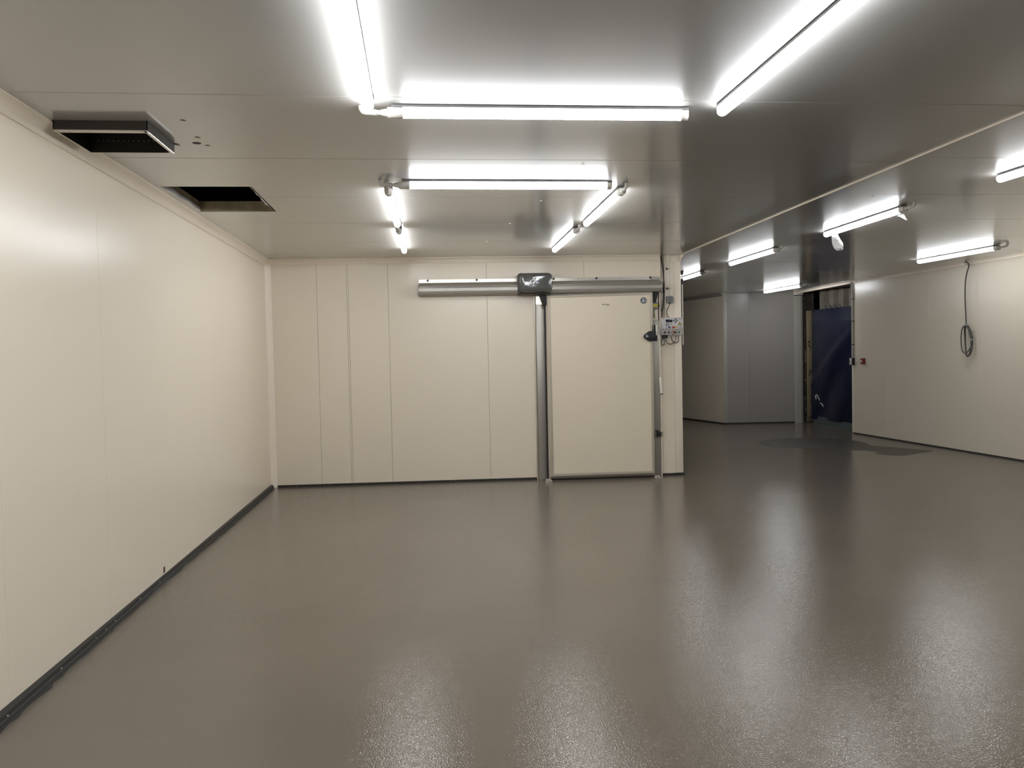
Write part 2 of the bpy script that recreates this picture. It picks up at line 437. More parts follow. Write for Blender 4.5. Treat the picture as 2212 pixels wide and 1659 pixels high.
# ---------------------------------------------------------------- sliding door
dr = on_back('door_1', kind='structure', label='pale sliding cold store door in an aluminium frame')
def quad_prism(mb, p, y0, y1):                   # p: 4 (x,z) -> slab between y0 and y1
    mb.prism(p, 'y', y0, y1)
OT = [(1.528, 0.020), (2.872, 0.020), (2.882, 2.345), (1.530, 2.320)]      # outer outline BL BR TR TL
IN = [(1.590, 0.085), (2.832, 0.085), (2.832, 2.292), (1.582, 2.272)]      # face outline
mb = MB(); quad_prism(mb, IN, -0.128, -0.05); mb.build('leaf', M_door, dr, bevel=.001, seg=1)
def frame_side(i, j, M, nm='frame_profile'):
    a, b_, c, d = OT[i], OT[j], IN[j], IN[i]
    md = lambda p, q, t: (p[0]+(q[0]-p[0])*t, p[1]+(q[1]-p[1])*t)
    mb = MB()
    rows = [[(p[0], -0.05, p[1]) for p in (a, b_)], [(p[0], -0.105, p[1]) for p in (a, b_)],
            [(p[0], -0.128, p[1]) for p in (md(a, d, .30), md(b_, c, .30))], [(p[0], -0.140, p[1]) for p in (md(a, d, .55), md(b_, c, .55))],
            [(p[0], -0.139, p[1]) for p in (md(a, d, .85), md(b_, c, .85))], [(p[0], -0.127, p[1]) for p in (d, c)], [(p[0], -0.05, p[1]) for p in (d, c)]]
    mb.loft([[r[0] for r in rows], [r[1] for r in rows]])
    return mb.build(nm, M, dr, angle=20)
frame_side(0, 1, M_frame); frame_side(1, 2, M_frame); frame_side(2, 3, M_frame); frame_side(3, 0, M_frame)
MB().box(1.54, 2.87, -0.10, -0.02, 0.004, 0.02).build('bottom_seal', M_rubber, dr)
MB().box(1.512, 1.530, -0.09, -0.035, 0.02, 2.2).build('edge_seal', M_rubber, dr)

def emblem(mb, c, R, y, rim=True):
    # materials: 0 rim, 1 silver, 2 black, 3 slate
    if rim:
        mb.cur = 0; mb.disc(c, R, y, .0012, 28)
        mb.cur = 1; mb.disc(c, R*.80, y-.0012, .0008, 28)
    else:
        mb.cur = 1; mb.disc(c, R, y, .0016, 28)
    y2 = y - .002; r = R*(.74 if rim else 1.0)
    mb.cur = 2
    mb.arc(c, r*.62, r*.98, 128, 212, y2, .0008)
    mb.arc(c, r*.62, r*.98, 222, 262, y2, .0008)
    mb.arc(c, r*.60, r*.98, 278, 335, y2, .0008)
    mb.cur = 3
    mb.arc(c, r*.12, r*.98, 2, 82, y2, .0008)
    mb.arc(c, r*.80, r*.98, 90, 124, y2, .0008)
    mb.cur = 0
    return mb
EM = [M_rim, M_silver, M_black, M_slate]
emblem(MB(), (2.757, 2.222), 0.042, -0.128).build('emblem', EM, dr)
# illegible handwriting
mb = MB()
pen = [(2.236, 2.172), (2.246, 2.192), (2.252, 2.176), (2.240, 2.178)]
mb.tube([(x, -.1285, z) for x, z in pen], .0032, 5)
pen = [(2.258, 2.179), (2.270, 2.186), (2.266, 2.178), (2.280, 2.185), (2.284, 2.177), (2.292, 2.185), (2.300, 2.179), (2.304, 2.184), (2.301, 2.160), (2.310, 2.180), (2.322, 2.182), (2.326, 2.170)]
mb.tube([(x, -.1285, z) for x, z in spline([(a, b_, 0) for a, b_ in pen], 4) for x, z in ((x, z),)] if False else [(p[0], -.1285, p[1]) for p in spline([(a, b_, 0) for a, b_ in pen], 4)], .0022, 5)
mb.build('handwriting', M_black, dr)
# handle plate with lever
hp = [(2.915, 1.712), (2.915, 1.838), (2.815, 1.838), (2.775, 1.812), (2.748, 1.792), (2.742, 1.772), (2.750, 1.752), (2.78, 1.732), (2.815, 1.712)]
plate = MB().prism(hp, 'y', -0.175, -0.142).build('handle_plate', M_black, dr, bevel=.008, seg=3)
mb = MB(); mb.cur = 0
emblem(mb, (2.782, 1.776), 0.021, -0.175, rim=False); mb.build('emblem', [M_black, M_silver, M_black, M_slate], plate)
lev = MB().tube(spline([(2.898, -0.165, 1.782), (2.902, -0.200, 1.790), (2.918, -0.218, 1.775), (2.926, -0.218, 1.74), (2.930, -0.216, 1.70), (2.934, -0.212, 1.50), (2.936, -0.208, 1.25)], 6), .0085, 10).build('lever', M_chrome, dr)
MB().tube([(2.934, -0.209, 1.262), (2.946, -0.212, 1.06)], .0145, 12).build('lever_grip', M_grip, lev)
MB().tube([(2.946, -0.212, 1.06), (2.947, -0.212, 1.048)], .0148, 12).build('grip_plug', M_black, lev)
MB().tube([(2.905, -0.17, 1.795), (2.903, -0.17, 1.915)], .0075, 8).build('release_pin', M_alu, dr)
MB().box(2.884, 2.897, -0.15, -0.11, 1.80, 1.915).build('lock_slot', M_black, dr)

# door surround
t7 = on_back('trim_7', kind='structure', label='aluminium jamb left of the sliding door')
MB().prism([(1.388, 0), (1.388, -.03), (1.400, -.036), (1.408, -.030), (1.412, -.026), (1.500, -.028), (1.515, -.035), (1.515, 0)], 'z', 0.0, 2.318).build('jamb_profile', M_alu, t7)
MB().box(1.413, 1.515, -.040, -.026, 0.0, 2.20).build('jamb_plate', M_aludull, t7, bevel=.002)
t8 = on_back('trim_8', kind='structure', label='grey and white jamb right of the sliding door')
MB().box(2.84, 2.975, -.028, 0, 0.0, 1.975).build('jamb_profile', M_aludull, t8, bevel=.002)
MB().box(2.84, 2.962, -.034, 0, 1.977, 2.345).build('jamb_plate', M_trim, t8, bevel=.002)
MB().box(2.965, 2.974, -.03, 0, 1.977, 2.345).build('jamb_gap', M_joint, t8)
MB().box(2.977, 2.992, -.036, 0, 0.0, 2.345).build('edge_strip', M_trim, t8, bevel=.002)
MB().box(2.982, 2.998, -.03, 0, 2.52, 2.745).build('edge_strip', M_trim, t8, bevel=.002)

# operator rail above the door
op = on_back('door_operator', x=0.0, z=0.0, label='long grey sliding rail cover with motor housing above the door', cat='door rail')
def rail(x0, x1):
    dz = 0.0
    prof_ = [(0, 2.528), (-.014, 2.528), (-.014, 2.490), (-.030, 2.486), (-.128, 2.452), (-.150, 2.444), (-.153, 2.436), (-.160, 2.41), (-.160, 2.375), (-.152, 2.345), (-.146, 2.338), (-.138, 2.332), (-.10, 2.326), (0, 2.326)]
    return MB().prism([(y, z + dz) for y, z in prof_], 'x', x0, x1)
r1 = rail(-0.035, 1.20).build('rail_cover', M_aludull, op, angle=14)
r2 = rail(1.585, 2.985).build('rail_cover', M_aludull, op, angle=14)
for r_, x0, x1 in ((r1, -0.035, 1.20), (r2, 1.585, 2.87)):
    MB().box(x0, x1, -.018, -.012, 2.490, 2.530).build('flange', M_alu, r_)
    MB().tube([(x0, -.1525, 2.441), (x1, -.1525, 2.441)], .0045, 6).build('ridge', M_alu, r_)
MB().box(-0.038, -0.033, -.158, 0, 2.328, 2.452).build('end_cap', M_dkgrey, op)
MB().box(2.984, 2.989, -.158, 0, 2.328, 2.452).build('end_cap', M_aludull, op)
MB().box(1.184, 1.196, -.168, 0, 2.318, 2.535).build('collar', M_dkgrey, op)
for x in (0.075, 0.681, 1.645, 2.185, 2.871):
    MB().tube([(x, -.010, 2.518), (x, -.034, 2.518)], .014, 12).build('bolt', M_dkgrey, op)
for x in (0.37, 0.99, 1.95, 2.5):
    MB().tube([(x, -.010, 2.514), (x, -.021, 2.514)], .005, 8).build('rivet', M_dkgrey, op)
MB().box(1.545, 2.875, -.11, -.02, 2.316, 2.328).build('track_shadow_gap', M_black, op)
MB().box(1.18, 1.585, -.20, -.004, 2.315, 2.58).build('motor_backbox', M_motorback, op, bevel=.035, seg=4)
mot = MB().box(1.205, 1.600, -.30, -.12, 2.338, 2.572).build('motor_cover', M_motor, op, bevel=.055, seg=6)
mb = MB(); emblem(mb, (1.405, 2.452), .024, -.3003, rim=False); mb.build('emblem', [M_rim, M_silver, M_black, M_slate], mot)

# black tapered blocks at both top corners of the door
for x0, x1, lab in ((1.455, 1.535, 'black tapered rubber block under the motor, left of the door'), (2.896, 2.956, 'black tapered block at the top right corner of the door')):
    w = on_back('wedge_block', (x0+x1)/2, 0, 2.2, label=lab, cat='door block', group='black tapered blocks at the door top')
    h = (x1-x0)/2
    if x0 < 2:
        MB().prism([(-h, .113), (h, .113), (h, -.012), (h*.2, -.02), (-h*.35, .03)], 'y', -.125, -.02).build('block', M_rubber, w, bevel=.003)
    else:
        MB().prism([(-h, .135), (h*.9, .135), (h*.8, .09), (h*.05, .0), (-h, -.012)], 'y', -.075, -.034).build('block', M_rubber, w, bevel=.002)
        MB().box(-h, h, -.07, -.03, .136, .148).build('bracket', M_alu, w)

# safety switch on the right jamb
sw = on_back('safety_switch', 2.922, -.034, 2.165, label='small grey limit switch with yellow label right of the door edge', cat='switch')
MB().box(-.035, .027, -.04, 0, -.05, .04).build('body', M_boxdk, sw, bevel=.003)
MB().box(-.033, .026, -.042, -.04, -.024, .016).build('label_plate', M_yel, sw)
MB().tube([(.027, -.02, -.004), (.052, -.02, -.004)], .011, 10).build('plunger', M_black, sw)
MB().tube([(-.02, -.02, -.05), (-.02, -.02, -.10), (-.02, -.02, -.11), (-.02, -.02, -.16)], [.010, .010, .016, .010], 8).build('cable_gland', M_olive, sw)

# latch block
lt = on_back('latch_block', 2.938, -.028, 0.54, label='small black latch block low on the right door jamb', cat='latch')
MB().box(-.035, .012, -.045, 0, -.035, .03).build('body', M_black, lt, bevel=.003)
MB().box(-.035, .006, -.03, 0, .03, .045).build('keeper', M_black, lt, bevel=.002)
MB().box(.012, .034, -.04, 0, -.028, .025).build('bolt_housing', M_rubber, lt, bevel=.003)
MB().tube([(.034 + .012 + .012*math.cos(a), -.03, -.002 + .024*math.sin(a)) for a in [2*math.pi*k/12 for k in range(13)]], .003, 6).build('ring', M_dkgrey, lt)
MB().box(-.041, -.036, -.045, 0, -.05, .03).build('edge_plate', M_alu, lt)

# floor guides
for x, lab in ((1.512, 'bright metal guide shoe on the floor at the left foot of the door'), (2.885, 'bright metal guide shoe on the floor at the right foot of the door')):
    g = on_back('floor_guide', x, -.17, 0, label=lab, cat='door guide', group='metal floor guides of the door')
    MB().box(-.04, .05, -.05, .06, 0, .008).build('base_plate', M_alu, g, bevel=.002)
    MB().box(-.03, .035, -.02, .02, .008, .030).build('shoe', M_alu, g, bevel=.004)
    for dx in (-.025, .035):
        MB().tube([(dx, -.035, .008), (dx, -.035, .016)], .008, 6).build('bolt', M_chrome, g)

# ---------------------------------------------------------------- control panel and cables by the wall end
cp = on_back('control_panel', 3.135, -.002, 1.92, label='grey door control unit with small display on the wall end', cat='control panel')
MB().box(-.142, .132, -.055, 0, -.13, .085).build('enclosure', M_box, cp, bevel=.004)
lid = MB().box(-.128, .138, -.072, -.055, -.068, .088).build('lid', M_box, cp, bevel=.004)
MB().box(-.105, .118, -.0745, -.072, -.056, .080).build('front_sheet', M_lid, lid)
for x, z in ((-.118, -.058), (.128, .078), (.128, -.055), (-.118, .078)):
    MB().tube([(x, -.0735, z), (x, -.070, z)], .005, 8).build('screw', M_black, lid)
Y0 = -.0745
MB().box(-.088, -.003, Y0-.003, Y0, .028, .062).build('display', M_screen, cp, bevel=.001)
for dx, dz in ((0, .020), (0, -.018), (-.019, .001), (.019, .001)):
    MB().tube([(.037 + dx, Y0-.004, .046 + dz), (.037 + dx, Y0, .046 + dz)], .0088, 12).build('button', M_black, cp)
mb = MB(); emblem(mb, (-.066, -.004), .023, Y0, rim=False); mb.build('emblem', [M_rim, M_lid, M_black, M_slate], cp)
mb = MB(); mb.box(-.036, -.008, Y0-.0006, Y0, .006, .012); mb.box(-.036, .003, Y0-.0006, Y0, -.008, -.003); mb.build('printed_line', M_olive, cp)
# CE mark
mb = MB(); mb.arc((.100, .070), .009, .012, 100, 260, Y0, .0006, 10); mb.arc((.117, .070), .009, .012, 100, 260, Y0, .0006, 10); mb.box(.106, .115, Y0-.0006, Y0, .0688, .0712)
mb.build('conformity_mark', M_black, cp)
# warning triangle
tri = lambda s_: [(.092 - .025*s_, .003 + (-.0145)*s_), (.092 + .025*s_, .003 + (-.0145)*s_), (.092, .003 + .029*s_)]
mb = MB(); mb.cur = 0; mb.prism(tri(1.0), 'y', Y0-.0006, Y0); mb.cur = 1; mb.prism(tri(.72), 'y', Y0-.0012, Y0-.0006)
mb.cur = 0; mb.prism([(.094, .016), (.088, .003), (.092, .004), (.089, -.007), (.097, .006), (.092, .006)], 'y', Y0-.0018, Y0-.0012)
mb.build('warning_triangle', [M_black, M_yel], cp)
MB().box(-.008, .034, Y0-.0008, Y0, -.052, -.026).build('red_label', M_redlab, cp)
MB().box(.040, .064, Y0-.0008, Y0, -.050, -.028).build('amber_label', M_amber, cp)
MB().box(-.054, -.036, Y0-.0008, Y0, -.052, -.026).build('navy_label', M_blue, cp)
MB().box(-.034, -.024, Y0-.0008, Y0, -.050, -.030).build('slate_label', M_slate, cp)
MB().box(.098, .117, Y0-.0008, Y0, -.031, -.024).build('slate_label', M_slate, cp)
MB().box(.098, .114, Y0-.0008, Y0, -.050, -.040).build('olive_label', M_olive, cp)
mb = MB(); mb.cur = 0; mb.disc((.081, -.038), .014, Y0, .0006, 18); mb.cur = 1; mb.disc((.081, -.038), .009, Y0-.0006, .0004, 18); mb.build('round_label', [M_rim, M_whitep], cp)
mb = MB()
for k in range(3): mb.disc((-.090 + .010*k, -.048), .005, Y0, .0006, 10)
mb.build('printed_dots', M_black, cp)
Y1 = -.055
for x, r in ((-.098, .014), (-.048, .013), (.038, .014)):
    MB().tube([(x, Y1-.014, -.1), (x, Y1, -.1)], r, 14).build('knob', M_dkgrey, cp)
ks = MB().tube([(.006, Y1-.018, -.1), (.006, Y1, -.1)], .018, 16).build('selector', M_red, cp)
mb = MB().box(-.003, .003, Y1-.022, Y1-.018, -.112, -.088); mb.box(.006-.014, .006-.008, Y1-.0205, Y1-.018, -.108, -.100); mb.build('selector_mark', M_whitep, ks)
MB().box(.076, .094, Y1-.012, Y1, -.108, -.090).build('key_switch', M_black, cp, bevel=.003)
for x in (-.132, .120):
    MB().tube([(x, Y1-.002, -.1), (x, Y1, -.1)], .004, 8).build('screw', M_black, cp)
for x in (-.11, -.07):
    MB().box(x-.013, x+.013, -.05, -.01, -.17, -.13).build('connector', M_black, cp, bevel=.003)
for x in (-.01, .045, .085):
    MB().tube([(x, -.03, -.145), (x, -.03, -.128)], .010, 10).build('cable_gland', M_box, cp)
def cable(pts, r, M, parent, name='cable', n=8):
    return MB().tube(spline(pts, 8), r, n).build(name, M, parent)
cable([(-.112, -.03, -.15), (-.130, -.03, -.195), (-.140, -.032, -.235), (-.122, -.034, -.262), (-.100, -.033, -.245), (-.098, -.03, -.21), (-.108, -.03, -.16)], .0045, M_cable, cp)
cable([(-.075, -.03, -.16), (-.078, -.03, -.20), (-.055, -.032, -.235), (-.015, -.034, -.246), (.03, -.032, -.225), (.047, -.03, -.19), (.047, -.03, -.135)], .0045, M_cable, cp)
cable([(-.008, -.03, -.135), (-.006, -.03, -.175), (.012, -.034, -.22), (.045, -.036, -.232), (.078, -.034, -.215), (.085, -.03, -.18), (.083, -.03, -.135)], .005, M_cable, cp)

jb = on_back('junction_box', 3.108, -.002, 2.237, label='small grey junction box above the control unit', cat='junction box')
MB().box(-.036, .046, -.045, 0, -.042, .042).build('box', M_boxdk, jb, bevel=.004)
MB().box(-.036, .046, -.052, -.046, -.042, .042).build('cover', M_boxdk, jb, bevel=.003)
for dx in (-.031, .037):
    for dz in (-.034, .034):
        MB().tube([(dx, -.054, dz), (dx, -.051, dz)], .004, 8).build('screw', M_box, jb)
MB().tube([(.006, -.025, -.042), (.006, -.025, -.058)], .011, 10).build('cable_gland', M_black, jb)
cable([(.006, -.025, -.055), (-.005, -.028, -.09), (-.03, -.03, -.13), (-.036, -.03, -.175), (-.02, -.03, -.215), (.008, -.03, -.235)], .0045, M_cable, jb)

cd = on_back('conduit_pipe', 3.118, -.012, 2.28, label='thin white conduit from ceiling to the grey junction box', cat='conduit')
MB().tube([(.012, 0, .52), (.012, 0, .45), (.004, 0, .38), (.0, 0, .26), (0, 0, 0)], .0065, 8).build('pipe', M_pipe, cd)
for z in (.095, .345):
    MB().box(-.012, .012, -.012, .012, z-.006, z+.006).build('clip', M_pipeg, cd)
ct = on_back('cable_trunking', 3.062, -.001, 2.0, label='flat white trunking strip running down to the control unit', cat='trunking')
MB().box(-.006, .008, -.018, 0, 0.005, .799).build('cover', M_pipe, ct, bevel=.002)
for z in (.375, .625):
    MB().box(.012, .034, -.016, 0, z-.012, z+.012).build('saddle', M_dkgrey, ct, bevel=.002)
bc = on_back('power_cable', 3.03, 0.0, 2.0, label='black cable dropping from the ceiling in the recessed strip', cat='cable')
cable([(-.005, .025, .799), (.012, .022, .68), (.024, .02, .56), (.026, .02, .40), (.018, .02, .25), (.002, .012, .13), (-.012, .008, .09)], .0075, M_cable, bc)
bc2 = on_back('power_cable', 3.03, 0.0, 2.0, label='thin black cable looping from the rail end to the control unit', cat='cable')
cable([(-.04, -.06, .44), (-.012, -.05, .39), (.002, -.04, .30), (-.003, -.03, .18), (-.012, -.02, .08), (-.018, -.015, .01)], .006, M_cable, bc2)

sp = on_back('signal_pole', 3.292, .03, 1.66, label='slim pole with white cap and black clamps on the wall end', cat='signal pole')
MB().tube([(.004, 0, 0), (.002, 0, .80)], .008, 10).build('tube', M_pipe, sp)
MB().box(-.018, -.010, -.01, .01, .0, .80).build('dark_edge', M_black, sp)
MB().tube([(0, 0, .77), (0, 0, .79), (0, 0, .825), (0, 0, .84)], [.014, .022, .022, .014], 12).build('clamp', M_black, sp)
MB().box(.018, .036, -.006, .006, .795, .807).build('clamp_screw', M_black, sp, bevel=.002)
MB().tube([(0, 0, .84), (0, 0, .90)], .009, 10).build('stem', M_whitep, sp)
MB().tube([(0, 0, .89), (0, 0, .91), (0, 0, .945)], [.014, .022, .024], 12).build('socket', M_black, sp)
MB().tube([(.003, 0, .945), (.003, 0, 1.0), (.003, 0, 1.008)], [.026, .026, .022], 14).build('cap', M_whitep, sp)

# ---------------------------------------------------------------- tube lamps
L = 1.5
def lamp_sec(w, top, bot, x, n=9):
    # U section: flat top corners, round bottom
    out = []
    for k in range(n+1):
        a = math.pi*k/n
        out.append((x, w*math.cos(a), bot + w*.95 - w*.95*math.sin(a)))
    out = [(x, w*.72, top), (x, w, top - .006)] + [(p[0], p[1], min(p[2], top - .006)) for p in out] + [(x, -w, top - .006), (x, -w*.72, top)]
    return out
def make_lamp(end_cap):
    T = empty('tube_lamp', (0, 0, 0))
    top, bot = -.013, -.060
    secs = [lamp_sec(.027, top, bot, .07), lamp_sec(.027, top, bot, L - .03)]
    if not end_cap:
        for d, s_ in ((.012, .95), (.022, .8), (.029, .5)):
            zc = (top+bot)/2
            secs.append([(L - .03 + d, p[1]*s_, zc + (p[2]-zc)*s_) for p in lamp_sec(.027, top, bot, 0)])
    mb = MB().loft(secs); mb.build('diffuser', M_glow, T, angle=60)
    MB().box(.02, L - (.0 if end_cap else .02), -.0285, .0285, top - .001, -.003).build('spine', M_spine, T)
    cap = MB().loft([lamp_sec(.028, top+.001, bot-.002, 0), lamp_sec(.028, top+.001, bot-.002, .075)])
    cap.build('end_cap', M_fix, T, bevel=.002)
    if end_cap:
        MB().loft([lamp_sec(.028, top+.001, bot-.002, L-.035), lamp_sec(.028, top+.001, bot-.002, L)]).build('end_cap', M_fix, T, bevel=.002)
    MB().tube([(.0, 0, -.034), (-.006, 0, -.034), (-.03, 0, -.034), (-.034, 0, -.034), (-.05, 0, -.034), (-.052, 0, -.034), (-.075, 0, -.034)], [.019, .019, .014, .012, .012, .0145, .0145], 10).build('cable_gland', M_fix, T)
    MB().tube(spline([(-.06, 0, -.034), (-.095, 0, -.034), (-.118, 0, -.030), (-.128, 0, -.014), (-.129, 0, -.001)], 5), .0125, 10).build('elbow_pipe', M_fix, T)
    for x in (.25, L - .25):
        MB().box(x - .012, x + .012, -.022, .022, -.012, -.0005).build('mounting_clip', M_fix, T)
    return T
def copy_tree(o, parent=None):
    c = o.copy(); COL.objects.link(c)
    if parent: c.parent = parent
    for ch in list(o.children): copy_tree(ch, c)
    return c
pr_cap = None; pr_round = None
def lamp(x, y, rz, label, cap=False):
    global pr_cap, pr_round
    if cap:
        if pr_cap is None: pr_cap = make_lamp(True); o = pr_cap
        else: o = copy_tree(pr_cap)
    else:
        if pr_round is None: pr_round = make_lamp(False); o = pr_round
        else: o = copy_tree(pr_round)
    o.location = (x, y, H - .001); o.rotation_euler = (0, 0, rz)
    return tag(o, label, 'lamp', 'lit tube lamps on the ceiling')
Q = math.pi/2
lamp(-0.145, 4.03, -0.008, 'crosswise tube lamp nearest the viewer, level with the top of the frame', True)
lamp(-0.140, 5.70, 0.004, 'crosswise tube lamp farther from the viewer, at the head of two receding pairs', True)
lamp(-0.225, 2.47, Q + .006, 'tube lamp cut by the top edge, left of the nearest crosswise lamp')
lamp(1.508, 2.46, Q, 'tube lamp cut by the top edge, right of the nearest crosswise lamp')
lamp(-0.222, 5.90, Q - .012, 'nearer lamp of the left pair receding toward the back wall')
lamp(-0.203, 7.73, Q - .012, 'farther lamp of the left pair, its end close to the back wall')
lamp(1.487, 5.89, Q - .02, 'nearer lamp of the right pair receding toward the back wall')
lamp(1.500, 7.74, Q - .015, 'farther lamp of the right pair, above the motor housing')
lamp(4.170, 6.63, Q - .03, 'tube lamp in the right bay with torn clear wrap hanging from it')
lamp(4.225, 9.30, Q - .0, 'tube lamp in the right bay, next beyond the one with torn wrap')
lamp(4.245, 11.95, Q - .01, 'tube lamp half hidden behind the pole on the wall end')
lamp(7.03, 9.25, Q + .06, 'tube lamp beside the right wall above the coiled cable')
lamp(7.09, 14.55, Q + .06, 'most distant tube lamp, by the white post next to the blue sheet')
# unseen lamps carrying on the rows, added to balance the light
lamp(-0.145, 0.45, 0.0, 'unseen crosswise tube lamp added above the viewer for more light', True)
for x, y in ((-0.225, 0.62), (1.508, 0.62), (-0.225, -1.2), (1.508, -1.2)):
    lamp(x, y, Q, 'unseen tube lamp added behind the viewer, continuing the rows')
for x, y in ((4.15, 3.97), (7.05, 3.97), (4.15, 1.3), (4.25, 14.6)):
    lamp(x, y, Q, 'unseen tube lamp added in the right bay, continuing its rows')

# torn clear wrap on one lamp
M_wrap = mat('milky_film', (0.72, 0.71, 0.70), 0.3, bump=(45, 0.8, 0.01))
M_wrap.node_tree.nodes['Principled BSDF'].inputs['Transmission Weight'].default_value = 0.55
M_wrap.node_tree.nodes['Principled BSDF'].inputs['IOR'].default_value = 1.1
wp = empty('plastic_wrap', (4.215, 7.90, H - .055), 0, label='torn clear plastic wrap hanging from the lamp in the right bay', cat='plastic wrap')
rings = []
for k, (z, y, w) in enumerate(((-.009, .03, .055), (-.03, .03, .06), (-.07, .01, .085), (-.11, -.02, .10), (-.15, -.05, .085), (-.175, -.065, .055), (-.182, -.07, .05))):
    th = .012 + .006*math.sin(k*1.7)
    rings.append([(th*math.cos(a), y + w*math.sin(a)*(1 + .06*math.sin(5*a + k)), z) for a in [2*math.pi*j/16 for j in range(16)]])
MB().loft(rings).build('hanging_flap', M_wrap, wp)
rings = []
for k, (z, y, w) in enumerate(((-.009, -1.11, .05), (-.015, -1.13, .04), (-.03, -1.155, .028), (-.055, -1.19, .012), (-.068, -1.21, .005))):
    rings.append([(.010*math.cos(a), y + w*math.sin(a), z) for a in [2*math.pi*j/10 for j in range(10)]])
MB().loft(rings).build('torn_tail', M_wrap, wp)

# ---------------------------------------------------------------- duct frame hanging through the ceiling
du = empty('duct_frame', (-1.595, 4.56, H), 0, label='dark square duct stub with bright lips hanging from the ceiling by the left wall', cat='duct')
X0, X1, A0, A1, ZB = -.228, .228, -.223, .228, -.046
for nm, bx_ in (('side_panel', (X0, X1, A0, A0+.004)), ('side_panel', (X0, X1, A1-.004, A1)), ('side_panel', (X0, X0+.004, A0, A1)), ('side_panel', (X1-.004, X1, A0, A1))):
    MB().box(bx_[0], bx_[1], bx_[2], bx_[3], ZB, .32).build(nm, M_galv, du)
MB().box(X0, X1, A0, A1, .32, .33).build('top_cover', M_ductin, du)
lip = .022
MB().box(X0 + .012, X1 - .004, A0 - .001, A0 + .045, ZB - .004, ZB).build('edge_profile', M_alu, du, bevel=.001)
MB().tube([(X1 - .006, A0 + .012, ZB - .004), (X1 - .004, A1 - .01, ZB - .006)], .006, 8).build('edge_profile', M_chrome, du)
MB().box(X1 - lip, X1 - .002, A0 + .004, A1, ZB - .004, ZB).build('edge_profile', M_alu, du, bevel=.001)
MB().box(X0, X0 + .008, A0, A1, ZB - .003, ZB).build('edge_profile', M_alu, du)
MB().box(X0 + .01, X1 - .03, A1 - .008, A1, ZB - .003, ZB).build('edge_profile', M_galv, du)
MB().prism([(X1, A1 - .03), (X1 + .028, A1 + .012), (X1, A1 + .004)], 'z', -.004, -.001).build('corner_tab', M_galv, du)
for k in range(14):
    x = X0 + .05 + k*.027
    MB().tube([(x, A1 - .004, .015), (x, A1 - .008, .015)], .004, 6).build('rivet', M_boxdk, du)

# ---------------------------------------------------------------- right wall items
def on_right(name, x, y, z, **kw):
    c, s_ = math.cos(RROT), math.sin(RROT)
    return empty(name, (7.87 + c*x - s_*y, 14.2 + s_*x + c*y, z), RROT, **kw)
# coil hangs about 10 cm clear of the wall; x along the wall toward the viewer
cc = on_right('cable_coil', 3.16, -.10, 1.88, label='grey cable hanging from the ceiling with a coiled end by the right wall', cat='cable')
cable([(-.01, .0, .919), (.06, .0, .86), (.02, .0, .76), (-.015, .0, .62), (-.022, .0, .40), (-.012, .0, .20), (0, 0, .04), (.0, 0, -.02)], .009, M_gcable, cc, 'drop_cable')
loop = lambda cx_, cz, rx, rz, tilt, y: [(cx_ + rx*math.cos(a)*1.0 + tilt*math.sin(a), y + .012*math.cos(2*a), cz + rz*math.sin(a)) for a in [Q + 2*math.pi*k/24 for k in range(25)]]
MB().tube(loop(-.01, -.215, .115, .20, .0, 0), .0085, 8).build('loop', M_gcable, cc)
MB().tube(loop(.028, -.235, .075, .225, -.012, .012), .0085, 8).build('loop', M_gcable, cc)
MB().tube(loop(.036, -.240, .062, .225, -.02, -.012), .0085, 8).build('loop', M_gcable, cc)
MB().box(-.022, .030, -.022, .022, -.018, .0).build('tie', M_pipeg, cc, bevel=.003)
MB().box(.088, .112, -.02, .02, -.235, -.205).build('tape_band', M_pipeg, cc, bevel=.003)
MB().tube([(.10, 0, -.17), (.13, 0, -.14), (.17, 0, -.09)], .0035, 6).build('loose_wire', M_pipeg, cc)
MB().tube([(-.03, .0, .919), (-.02, .0, .88), (.04, .0, .862)], .006, 6).build('ceiling_hook', M_pipeg, cc)

fa = on_right('call_point', 0.375, -.001, 1.337, label='small dark red fire alarm call point on the right wall', cat='fire alarm')
MB().box(-.047, .047, -.05, 0, -.052, .052).build('housing', M_red, fa, bevel=.004)
MB().box(-.036, .018, -.053, -.049, -.024, .024).build('face_plate', M_whitep, fa, bevel=.002)
MB().box(-.022, .004, -.0545, -.053, -.011, .011).build('press_mark', M_red, fa)

iso = on_right('isolator_switch', 0.035, -.005, 1.33, label='grey switch box on the corner of the right wall under the conduits', cat='switch')
MB().box(-.035, .032, -.05, 0, -.06, .062).build('box', M_box, iso, bevel=.004)
MB().box(.032, .052, -.052, 0, -.066, .066).build('cover', M_black, iso, bevel=.006, seg=3)
for z in (-.045, .0, .045):
    MB().box(-.060, -.035, -.04, -.018, z-.012, z+.012).build('gland', M_whitep if z else M_black, iso, bevel=.003)
for x, lab, M in ((0.020, 'bright conduit pipe running down the end of the right wall', M_pipe), (0.062, 'darker conduit pipe beside the bright one on the right wall', M_pipeg)):
    cpipe = on_right('conduit_pipe', x, -.014, 1.392, label=lab, cat='conduit', group='conduits above the switch box')
    MB().tube(spline([(-.03, -.006, 1.405), (-.02, -.004, 1.36), (0, 0, 1.22), (0, 0, 1.1), (0, 0, 0)], 5), .010, 8).build('pipe', M, cpipe)
    for z in (.25, .68, 1.08):
        MB().box(-.016, .016, -.013, .013, z-.008, z+.008).build('clip', M_dkgrey, cpipe)

